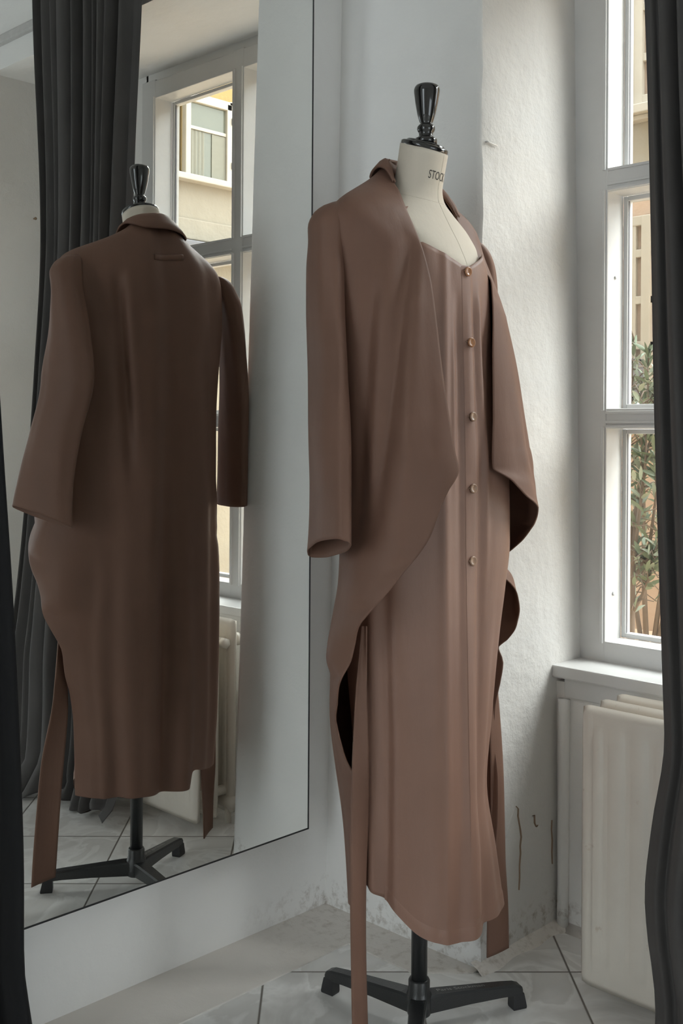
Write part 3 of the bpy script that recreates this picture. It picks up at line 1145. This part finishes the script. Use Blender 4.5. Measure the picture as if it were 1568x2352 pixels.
bm = text_mesh('STOCK', 0.0225, 0.62)
xs_ = [v.co.x for v in bm.verts]
x0_, x1_ = min(xs_), max(xs_)
for v in bm.verts:
    t = (v.co.x - x0_) / (x1_ - x0_)
    th = -35.5 + t * 55.0
    v.co = form_pt(th, 1.542 + v.co.y, 0.0005)
link('lettering', bm, M['ink'], torso)

# stand
bm = nb()
lathe(bm, [(0.0148, 0.06), (0.0148, 0.90)], CX, CY, 32)
link('pole', bm, M['cast'], df)
bm = nb()
lathe(bm, [(0.012, 0.026), (0.021, 0.028), (0.0225, 0.034), (0.0225, 0.064), (0.0205, 0.067), (0.0205, 0.070), (0.0195, 0.073), (0.0195, 0.088), (0.0178, 0.0915), (0.0150, 0.0915)], CX, CY, 36)
link('hub', bm, M['cast'], df)
TH0 = 3.2497
for i in range(3):
    a = TH0 - i * 2 * PI / 3
    d = Vector((math.cos(a), math.sin(a), 0))
    s = Vector((-math.sin(a), math.cos(a), 0))
    st = [(0.010, .062, .030, .0165, .014), (0.03, .0625, .030, .0155, .013), (0.10, .0565, .0305, .0135, .0115), (0.17, .0505, .029, .0118, .0105), (0.198, .047, .027, .0112, .0105), (0.2085, .043, .024, .0108, .0105), (0.2115, .040, .0235, .0100, .0100)]
    bm = nb()
    rows = []
    for r, zt, zb2, wt, wb in st:
        c = Vector((CX, CY, 0)) + d * r
        e = 0.0025
        rows.append([c + s * wb + Vector((0, 0, zb2)), c + s * (wt) + Vector((0, 0, zt - e * 1.6)), c + s * (wt - e) + Vector((0, 0, zt)),
                     c - s * (wt - e) + Vector((0, 0, zt)), c - s * (wt) + Vector((0, 0, zt - e * 1.6)), c - s * wb + Vector((0, 0, zb2))])
    grid(bm, rows, True, True, True)
    lg = link('leg', bm, M['cast'], df, False)
    bm = nb()
    c = Vector((CX, CY, 0)) + d * 0.203
    rows = []
    for z, lf, lr, wd in ((0.0, .016, .011, .0105), (0.004, .0165, .0118, .0112), (0.014, .0145, .0115, .011), (0.03, .0105, .011, .0108)):
        rows.append([c + d * lf + s * wd + Vector((0, 0, z)), c + d * lf - s * wd + Vector((0, 0, z)), c - d * lr - s * wd + Vector((0, 0, z)), c - d * lr + s * wd + Vector((0, 0, z))])
    grid(bm, rows, True, True, True)
    link('foot_pad', bm, M['dark'], lg, False)
    if i == 2 or i == 1:
        # the raised maker's lettering sits on the leg that points right
        dirpx = d.x * 0.716 + d.y * 0.698
        if dirpx > 0.5:
            bm = text_mesh('Paris Stockman', 0.016, 0.85)
            xs_ = [v.co.x for v in bm.verts]
            x0_, x1_ = min(xs_), max(xs_)
            for v in bm.verts:
                t = (v.co.x - x0_) / (x1_ - x0_)
                r = 0.036 + t * 0.098
                zt = 0.0625 - (r - 0.03) * 0.0857
                v.co = Vector((CX, CY, 0)) + d * r + s * ((v.co.y - 0.005) * 0.8) + Vector((0, 0, zt + 0.0008))
            link('raised_lettering', bm, M['silver'], lg)

# ------------------------------------------------------------------ dress under the coat
dr = empty('dress', (CX, CY, 0.21), 'long brown dress buttoned down the front, worn under the open coat', 'dress')
def dress_top(th):
    t = ((th + 180) % 360) - 180
    if abs(t) < 6: return 1.372
    if abs(t) < 52: return 1.372 + (abs(t) - 6) / 46 * 0.034
    return 1.405


def dress_hem(th):
    t = ((th + 180) % 360) - 180
    return pchip([-180, -110, -85, -70, -50, -30, -15, 0, 9, 12, 32, 45, 70, 110, 180], [0.31, 0.31, 0.300, 0.278, 0.234, 0.212, 0.206, 0.207, 0.210, 0.223, 0.224, 0.228, 0.26, 0.30, 0.31], t)


bm = nb()
NT_, NZ_ = 240, 150
rows = []
for i in range(NZ_ + 1):
    f = i / NZ_
    r = []
    for j in range(NT_):
        th = -180 + 360 * j / NT_
        zt, zh = dress_top(th), dress_hem(th)
        r.append(dress_pt(th, zt + (zh - zt) * f))
    rows.append(r)
grid(bm, rows, True)
dress_body = link('dress_body', bm, M['dress'], dr)
solid(dress_body, 0.0016, -1)
# placket edge down the front
bm = nb()
rows = []
for i in range(121):
    z = 1.37 - (1.37 - 0.24) * i / 120
    rows.append([dress_pt(8.5, z, 0.0003), dress_pt(8.0, z, 0.0013), dress_pt(3, z, 0.0014), dress_pt(-3, z, 0.0012), dress_pt(-7.5, z, 0.0003)])
grid(bm, rows)
link('placket', bm, M['dress'], dr)
# shoulder straps
for sgn in (-1, 1):
    bm = nb()
    rows = []
    for i in range(13):
        t = i / 12
        z = 1.40 + 0.075 * t
        th = sgn * (54 - 4 * t) if t < 0.9 else sgn * 52
        a_, b_ = form_pt(th + sgn * 14, z - 0.012 * t, 0.004), form_pt(th, z, 0.004)
        rows.append([a_, a_.lerp(b_, .5) + Vector((0, 0, 0.001)), b_])
    grid(bm, rows)
    solid(link('strap', bm, M['dress'], dr), 0.0015)
# hem band
bm = nb()
rows = []
for i in range(5):
    r = []
    for j in range(121):
        th = -75 + 150 * j / 120
        zh = dress_hem(th)
        r.append(dress_pt(th, zh - 0.0008 + 0.024 * i / 4, 0.0012 if i < 4 else 0.0002))
    rows.append(r)
grid(bm, rows)
link('hem', bm, M['dress'], dr)
# buttons
bz = [1.361, 1.2366, 1.1074, 0.9823, 0.8564]
for i, z in enumerate(bz):
    c = dress_pt(0.5, z, 0.0040)
    n = Vector((math.cos(R_(-7 - 3 * (i % 2))), math.sin(R_(-7 - 3 * (i % 2))), 0.03)).normalized()
    bm = nb()
    lathe(bm, [(0.0016, -0.0022), (0.0072, -0.0018), (0.0086, 0.0), (0.0084, 0.0013), (0.0070, 0.0022), (0.0050, 0.0012), (0.0026, 0.0006), (0.0006, 0.0006)], 0, 0, 28)
    q = n.to_track_quat('Z', 'Y').to_matrix().to_4x4()
    bmesh.ops.transform(bm, matrix=Matrix.Translation(c) @ q, verts=bm.verts)
    b = link('button', bm, M['horn'] if i < 2 else M['pearl'], dr)
    b['label'] = ['amber button at the neckline', 'amber second button', 'pale third button', 'pale fourth button', 'pale lowest button'][i]
    # thread shank and buttonhole end
    bm = nb()
    e = dress_pt(-5.0, z + 0.001, 0.0018)
    tube(bm, [c - n * 0.001, c.lerp(e, .6), e], 0.0008, 6)
    link('buttonhole', bm, M['crack'], b)

# ------------------------------------------------------------------ coat
ct = empty('coat', (CX, CY, 0.25), 'long brown open coat with shawl collar and cascading fronts on the dress form', 'coat')
# front edges as (z, angle, radius); angles run from the right front edge round the back (-180) to the left front
REDGE = [(1.578, -150, .064), (1.540, -112.2, .071), (1.505, -87.4, .074), (1.471, -71.4, .090), (1.441, -61.6, .105), (1.403, -52.9, .118), (1.370, -48.2, .127),
         (1.332, -44.5, .135), (1.279, -41.9, .145), (1.184, -38.4, .158), (1.111, -35.4, .170), (1.046, -32.6, .180), (1.018, -31.0, .184), (1.006, -32.6, .188),
         (0.986, -37.2, .195), (0.958, -41.4, .203), (0.937, -43.6, .207), (0.913, -46.2, .214), (0.882, -51.4, .226), (0.858, -56.3, .238), (0.815, -64.0, .250),
         (0.783, -70.6, .252), (0.766, -73.6, .250), (0.735, -76.5, .240), (0.704, -79.2, .235), (0.674, -83.2, .238), (0.625, -88.6, .222), (0.591, -92.3, .210),
         (0.530, -90, .195), (0.490, -87, .178), (0.420, -86, .166), (0.250, -86, .160)]
LEDGE = [(1.578, -210, .064), (1.550, -238, .068), (1.533, -250, .072), (1.510, -265, .070), (1.485, -278, .073), (1.443, -293, .080), (1.415, -303, .089), (1.394, -310, .095),
         (1.374, -315, .108), (1.353, -320, .121), (1.309, -324, .124), (1.230, -333, .126), (1.113, -340, .131), (1.017, -344, .134), (1.010, -342, .144), (0.999, -337, .160),
         (0.983, -332, .173), (0.966, -326, .187), (0.954, -321, .202), (0.944, -317, .209), (0.929, -313, .210), (0.913, -308, .209), (0.881, -300, .199), (0.864, -294, .191),
         (0.851, -289, .187), (0.837, -288, .176), (0.816, -299, .156), (0.806, -300, .168), (0.792, -300, .182), (0.766, -297, .196), (0.748, -295, .202), (0.730, -292, .206),
         (0.701, -286, .212), (0.682, -281, .212), (0.666, -277, .203), (0.640, -279, .208), (0.604, -277, .210), (0.550, -273, .212), (0.486, -272, .212), (0.40, -276, .208), (0.30, -277, .203), (0.25, -277, .198)]
BA = [-45, -60, -75, -90, -110, -135, -180, -225, -250, -270, -285, -300, -315, -330]
BODY = [
    (1.578, [.066] * 14),
    (1.550, [.07, .07, .075, .090, .094, .086, .078, .088, .092, .08, .07, .07, .07, .07]),
    (1.520, [.08, .08, .085, .136, .126, .108, .09, .112, .126, .10, .08, .07, .07, .07]),
    (1.490, [.09, .095, .115, .180, .156, .132, .10, .138, .165, .132, .09, .075, .075, .08]),
    (1.470, [.10, .105, .135, .213, .178, .146, .106, .150, .188, .150, .10, .08, .08, .08]),
    (1.440, [.11, .115, .15, .236, .192, .155, .113, .158, .200, .165, .118, .09, .09, .09]),
    (1.380, [.122, .135, .17, .212, .178, .158, .12, .162, .203, .175, .15, .125, .105, .10]),
    (1.300, [.13, .165, .185, .200, .170, .155, .125, .166, .200, .190, .182, .158, .14, .124]),
    (1.200, [.155, .188, .195, .195, .165, .150, .128, .167, .192, .198, .196, .184, .165, .13]),
    (1.100, [.186, .205, .202, .193, .160, .146, .127, .168, .188, .200, .206, .200, .183, .155]),
    (1.020, [.206, .218, .21, .193, .160, .143, .126, .170, .188, .200, .212, .215, .197, .167]),
    (0.966, [.210, .224, .214, .195, .160, .142, .126, .170, .188, .200, .213, .222, .207, .185]),
    (0.920, [.214, .232, .220, .198, .160, .142, .126, .171, .190, .200, .213, .222, .211, .2]),
    (0.864, [.22, .240, .232, .203, .162, .142, .126, .171, .190, .198, .202, .19, .19, .19]),
    (0.837, [.22, .245, .240, .207, .162, .142, .126, .171, .190, .199, .198, .18, .18, .18]),
    (0.810, [.22, .250, .246, .212, .163, .143, .126, .172, .192, .200, .203, .17, .17, .17]),
    (0.760, [.22, .254, .252, .224, .168, .146, .126, .172, .195, .203, .208, .20, .2, .2]),
    (0.700, [.22, .24, .245, .232, .173, .152, .126, .173, .196, .205, .211, .2, .2, .2]),
    (0.640, [.22, .23, .238, .230, .178, .156, .126, .173, .195, .204, .208, .2, .2, .2]),
    (0.580, [.21, .21, .21, .206, .177, .157, .126, .173, .195, .204, .21, .2, .2, .2]),
    (0.490, [.18, .18, .18, .180, .163, .148, .126, .173, .193, .203, .205, .2, .2, .2]),
    (0.400, [.166, .166, .166, .166, .148, .134, .124, .172, .191, .200, .2, .2, .2, .2]),
    (0.250, [.16, .16, .16, .160, .137, .119, .119, .164, .182, .190, .19, .19, .19, .19]),
]
REDGE.sort(); LEDGE.sort(); BODY.sort(key=lambda q: q[0])
TZ = sorted({round(q[0], 3) for q in REDGE} | {round(q[0], 3) for q in LEDGE} | {round(q[0], 3) for q in BODY})
NC = 230


def along(tab, k, z): return pchip([q[0] for q in tab], [q[k] for q in tab], z)


tabs = []
for z in TZ:
    aR, rR = along(REDGE, 1, z), along(REDGE, 2, z)
    aL, rL = along(LEDGE, 1, z), along(LEDGE, 2, z)
    row = [pchip([q[0] for q in BODY], [q[1][k] for q in BODY], z) for k in range(14)]
    kn = [(aR, rR)] + [(a, r) for a, r in zip(BA, row) if aL + 7 < a < aR - 7] + [(aL, rL)]
    xs_, ys_ = [-k[0] for k in kn], [k[1] for k in kn]
    tabs.append((z, -aR, -aL, [pchip(xs_, ys_, -aR + (aR - aL) * j / NC) for j in range(NC + 1)]))


def coat_folds(phi, z, s):
    low = sstep(1.25, 0.45, z)
    d = 0.0
    # back: soft vertical flutes
    bkw = gauss(phi, -185, 70)
    d += bkw * (0.003 + 0.0085 * low) * math.sin(R_(phi * 7.0 + 55 * z + 20))
    d += bkw * (0.0015 + 0.0045 * low) * math.sin(R_(phi * 12.5 - 70 * z))
    # drag lines from the right shoulder blade
    d -= 0.020 * gauss(phi, -126 - 26 * (1.42 - z), 6) * sstep(0.9, 1.15, z) * sstep(1.46, 1.38, z)
    d += 0.008 * gauss(phi, -136 - 22 * (1.42 - z), 6) * sstep(1.0, 1.2, z) * sstep(1.46, 1.38, z)
    d -= 0.008 * gauss(phi, -112 - 60 * (1.42 - z), 5) * sstep(1.2, 1.3, z) * sstep(1.46, 1.40, z)
    # side: a crease running down from the hip
    d += 0.008 * gauss(phi, -113 - 6 * z, 5) * sstep(0.85, 0.65, z)
    # right front: lapel roll by the neck and long soft folds falling from the collar
    d += 0.011 * gauss(phi, -95 + 260 * (1.50 - z), 6) * sstep(1.38, 1.42, z) * sstep(1.53, 1.49, z)
    d -= 0.016 * gauss(phi, -60 - 22 * (1.4 - z), 4.2) * sstep(1.45, 1.36, z) * sstep(0.80, 1.1, z)
    d += 0.010 * gauss(phi, -51.5 - 12 * (1.4 - z), 3.8) * sstep(1.43, 1.36, z) * sstep(0.84, 1.1, z)
    d -= 0.008 * gauss(phi, -45, 3.2) * sstep(1.25, 1.1, z) * sstep(0.93, 1.02, z)
    d -= 0.010 * gauss(phi, -79, 5.0) * sstep(1.40, 1.3, z) * sstep(0.8, 1.0, z)
    # left front
    d -= 0.007 * gauss(phi, -312, 5.0) * sstep(1.25, 1.05, z) * sstep(0.9, 0.98, z)
    d += 0.005 * gauss(phi, -322, 4.0) * sstep(1.25, 1.05, z) * sstep(0.95, 1.0, z)
    d += 0.004 * math.sin(R_(phi * 16 + 30 * z)) * gauss(phi, -290, 25) * sstep(1.3, 1.1, z)
    return d


def coat_pt(j, z, off=0.0):
    aR = pchip(TZ, [t[1] for t in tabs], z)
    aL = pchip(TZ, [t[2] for t in tabs], z)
    r = pchip(TZ, [t[3][j] for t in tabs], z)
    s = j / NC
    phi = -(aR + (aL - aR) * s)
    return polar(phi, r + coat_folds(phi, z, s) * min(1, 12 * s, 12 * (1 - s)) + off, z)


def coat_hem(phi):
    """the hem is level but for a lifted fold at the left back"""
    return 0.0


bm = nb()
zs = []
z = 1.578
while z > 0.25:
    zs.append(z)
    z -= 0.0042 if 0.66 < z < 1.06 else (0.006 if z > 1.3 else 0.011)
zs.append(0.25)
rows = []
for z in zs:
    r = []
    for j in range(NC + 1):
        p = coat_pt(j, z)
        e = sstep(0.62, 0.25, z)
        s = j / NC
        lift = 0.030 * sstep(0.60, 0.645, s) - 0.010 * sstep(0.70, 0.80, s) + 0.006 * gauss(s, 0.66, 0.03)
        p.z += e * e * lift
        r.append(p)
    rows.append(r)
# let the cloth settle: even out small kinks from row to row, but leave the cut edges where they are
wj = [sstep(0.01, 0.06, j / NC) * sstep(0.01, 0.06, 1 - j / NC) for j in range(NC + 1)]
for _ in range(14):
    prev = [[(p.x, p.y) for p in r] for r in rows]
    for i in range(3, len(rows) - 1):
        for j in range(NC + 1):
            q = wj[j] * 0.5
            if q > 0:
                p = rows[i][j]
                p.x += q * (0.5 * (prev[i - 1][j][0] + prev[i + 1][j][0]) - prev[i][j][0])
                p.y += q * (0.5 * (prev[i - 1][j][1] + prev[i + 1][j][1]) - prev[i][j][1])
grid(bm, rows)
coat_body = link('coat_body', bm, M['fabric'], ct)
solid(coat_body, 0.0020, 0)

# shawl collar: turned over round the back of the neck, running into the fronts
cpts = [  # angle, top (r, z), fall edge (r, z), inside bottom (r, z)
    (-96, (.074, 1.524), (.084, 1.524), (.070, 1.510)),
    (-110, (.071, 1.552), (.092, 1.546), (.060, 1.525)),
    (-125, (.069, 1.570), (.096, 1.548), (.058, 1.540)),
    (-155, (.070, 1.580), (.098, 1.546), (.060, 1.550)),
    (-185, (.072, 1.584), (.097, 1.548), (.061, 1.552)),
    (-215, (.069, 1.578), (.103, 1.543), (.058, 1.545)),
    (-238, (.069, 1.560), (.106, 1.530), (.058, 1.530)),
    (-256, (.072, 1.536), (.102, 1.518), (.060, 1.510)),
    (-272, (.074, 1.508), (.094, 1.499), (.066, 1.488)),
    (-284, (.077, 1.480), (.085, 1.478), (.070, 1.465)),
]
ang = [-c[0] for c in cpts]
bm = nb()
rows = []
for i in range(141):
    a = ang[0] + (ang[-1] - ang[0]) * i / 140
    g = lambda k, q: pchip(ang, [c[k][q] for c in cpts], a)
    tr, tz, er, ez, ir, iz = g(1, 0), g(1, 1), g(2, 0), g(2, 1), g(3, 0), g(3, 1)
    fd = min(1.0, i / 40.0, (140 - i) / 40.0)
    fd = 0.15 + 0.85 * fd
    er, ez, ir, iz = tr + (er - tr) * fd, tz + (ez - tz) * fd, tr + (ir - tr) * fd, tz + (iz - tz) * fd
    sec = [(ir, iz), (ir * .4 + tr * .6 - 0.003, iz * .4 + tz * .6), (tr - 0.002, tz - 0.004), (tr + 0.002 * fd, tz), (tr + 0.006 * fd, tz - 0.002 * fd),
           (tr * .65 + er * .35 + 0.004 * fd, tz * .65 + ez * .35 + 0.003 * fd), (tr * .3 + er * .7 + 0.004 * fd, tz * .3 + ez * .7 + 0.002 * fd), (er + 0.003, ez + 0.0005), (er + 0.001, ez - 0.003)]
    rows.append([polar(-a, r, z) for r, z in sec])
grid(bm, rows)
solid(link('collar', bm, M['fabric'], ct), 0.0022, 0)


def sleeve(path, cuff_tilt, name='sleeve', seed=1):
    """path: (z, u, v, major, minor, axis angle)"""
    path = sorted(path, key=lambda q: q[0])
    zz = [p[0] for p in path]
    z0, z1 = zz[0], zz[-1]
    N = 72
    rows = []
    steps = 90
    for i in range(steps + 1):
        z = z1 + (z0 - z1) * i / steps
        u, v, ma, mi, an = [pchip(zz, [p[k] for p in path], z) for k in range(1, 6)]
        r = []
        for k in range(N):
            a = 2 * PI * k / N
            wv = 1 + 0.045 * math.sin(3 * a + seed + 5 * z) * sstep(z1, z1 - 0.12, z) + 0.02 * math.sin(7 * a - 9 * z + seed)
            p, q = ma * math.cos(a) * wv, mi * math.sin(a) * wv
            e = R_(an)
            du, dv = p * math.cos(e) - q * math.sin(e), p * math.sin(e) + q * math.cos(e)
            t = sstep(z0 + 0.22, z0, z)
            r.append(P(u + du, v + dv, z + t * (cuff_tilt[0] * du + cuff_tilt[1] * dv)))
        rows.append(r)
    bm = nb()
    grid(bm, rows, True)
    o = link(name, bm, M['fabric'], ct)
    solid(o, 0.0020, 0)
    return o


s1 = sleeve([(1.468, -.026, -.196, .012, .010, -22), (1.460, -.027, -.204, .024, .020, -22), (1.445, -.028, -.212, .032, .029, -22), (1.425, -.029, -.217, .036, .032, -22), (1.40, -.031, -.216, .036, .030, -22),
             (1.36, -.035, -.215, .041, .029, -22), (1.295, -.037, -.213, .050, .027, -22), (1.19, -.033, -.214, .067, .021, -22), (1.07, -.010, -.231, .066, .024, -22),
             (0.98, .005, -.244, .069, .021, -22), (0.91, .011, -.251, .076, .019, -22), (0.888, .012, -.253, .078, .019, -22)], (0.03, -0.60), seed=1)
s2 = sleeve([(1.458, -.050, .196, .012, .010, 12), (1.45, -.050, .204, .024, .018, 12), (1.43, -.050, .214, .034, .024, 12), (1.39, -.054, .229, .040, .026, 12),
             (1.30, -.058, .238, .046, .024, 8), (1.20, -.058, .244, .050, .022, 4), (1.07, -.050, .249, .054, .020, 2),
             (0.93, -.046, .250, .055, .019, 2), (0.895, -.045, .250, .055, .019, 2)], (0.02, 0.15), seed=4)
# hanger loop: a flat bar of cloth sewn across the back below the collar, seen in the mirror
bm = nb()
rows = []
for i in range(17):
    t = i / 16
    phi = -160 - 41 * t
    zc = 1.4735 + 0.009 * t
    j_ = min(range(NC + 1), key=lambda k: abs(phi + (pchip(TZ, [q[1] for q in tabs], zc) + (pchip(TZ, [q[2] for q in tabs], zc) - pchip(TZ, [q[1] for q in tabs], zc)) * k / NC)))
    b0 = coat_pt(j_, zc)
    rr = math.hypot(b0.x - CX, b0.y - CY)
    rows.append([polar(phi, rr + 0.0005, zc + 0.0065), polar(phi, rr + 0.0034, zc + 0.005), polar(phi, rr + 0.0042, zc), polar(phi, rr + 0.0036, zc - 0.005), polar(phi, rr + 0.0014, zc - 0.0065)])
grid(bm, rows)
solid(link('hanger_loop', bm, M['fabric'], ct), 0.0016)


def belt(pts, wd, label):
    """flat tie hanging down: (u, v, z, facing angle, half width)"""
    pts = sorted(pts, key=lambda q: q[2])
    zz = [p[2] for p in pts]
    rows = []
    n = 70
    for i in range(n + 1):
        z = zz[-1] + (zz[0] - zz[-1]) * i / n
        u, v, fa, hw = [pchip(zz, [p[k] for p in pts], z) for k in (0, 1, 3, 4)]
        a = R_(fa)
        d = Vector((-math.sin(a), math.cos(a), 0))
        nn = Vector((math.cos(a), math.sin(a), 0))
        c = P(u, v, z)
        rows.append([c + d * (hw * q) + nn * (0.004 * (1 - q * q) * math.sin(6 * z)) + Vector((0, 0, sl * hw * q * sstep(zz[0] + .05, zz[0], z))) for sl in (0.25,) for q in (-1, -.8, -.4, 0, .4, .8, 1)])
    bm = nb()
    grid(bm, rows)
    o = link('belt_tie', bm, M['fabric'], ct)
    o['label'] = label
    solid(o, 0.003, 0)
    return o


belt([(.032, -.186, .755, -40, .004), (.030, -.187, .70, -35, .007), (.028, -.188, .62, -25, .011), (.028, -.189, .48, -5, .019), (.038, -.203, .32, 15, .026), (.046, -.209, .20, 18, .0265), (.053, -.212, .10, 18, .027), (.056, -.213, .055, 18, .027)], .02, 'long tie hanging at the near side')
belt([(.000, .195, .70, 20, .018), (.006, .212, .55, 10, .021), (.009, .220, .40, 4, .023), (.010, .223, .25, 0, .0235), (.010, .224, .14, -20, .024), (.010, .225, .065, -25, .024)], .02, 'shorter tie hanging at the window side')
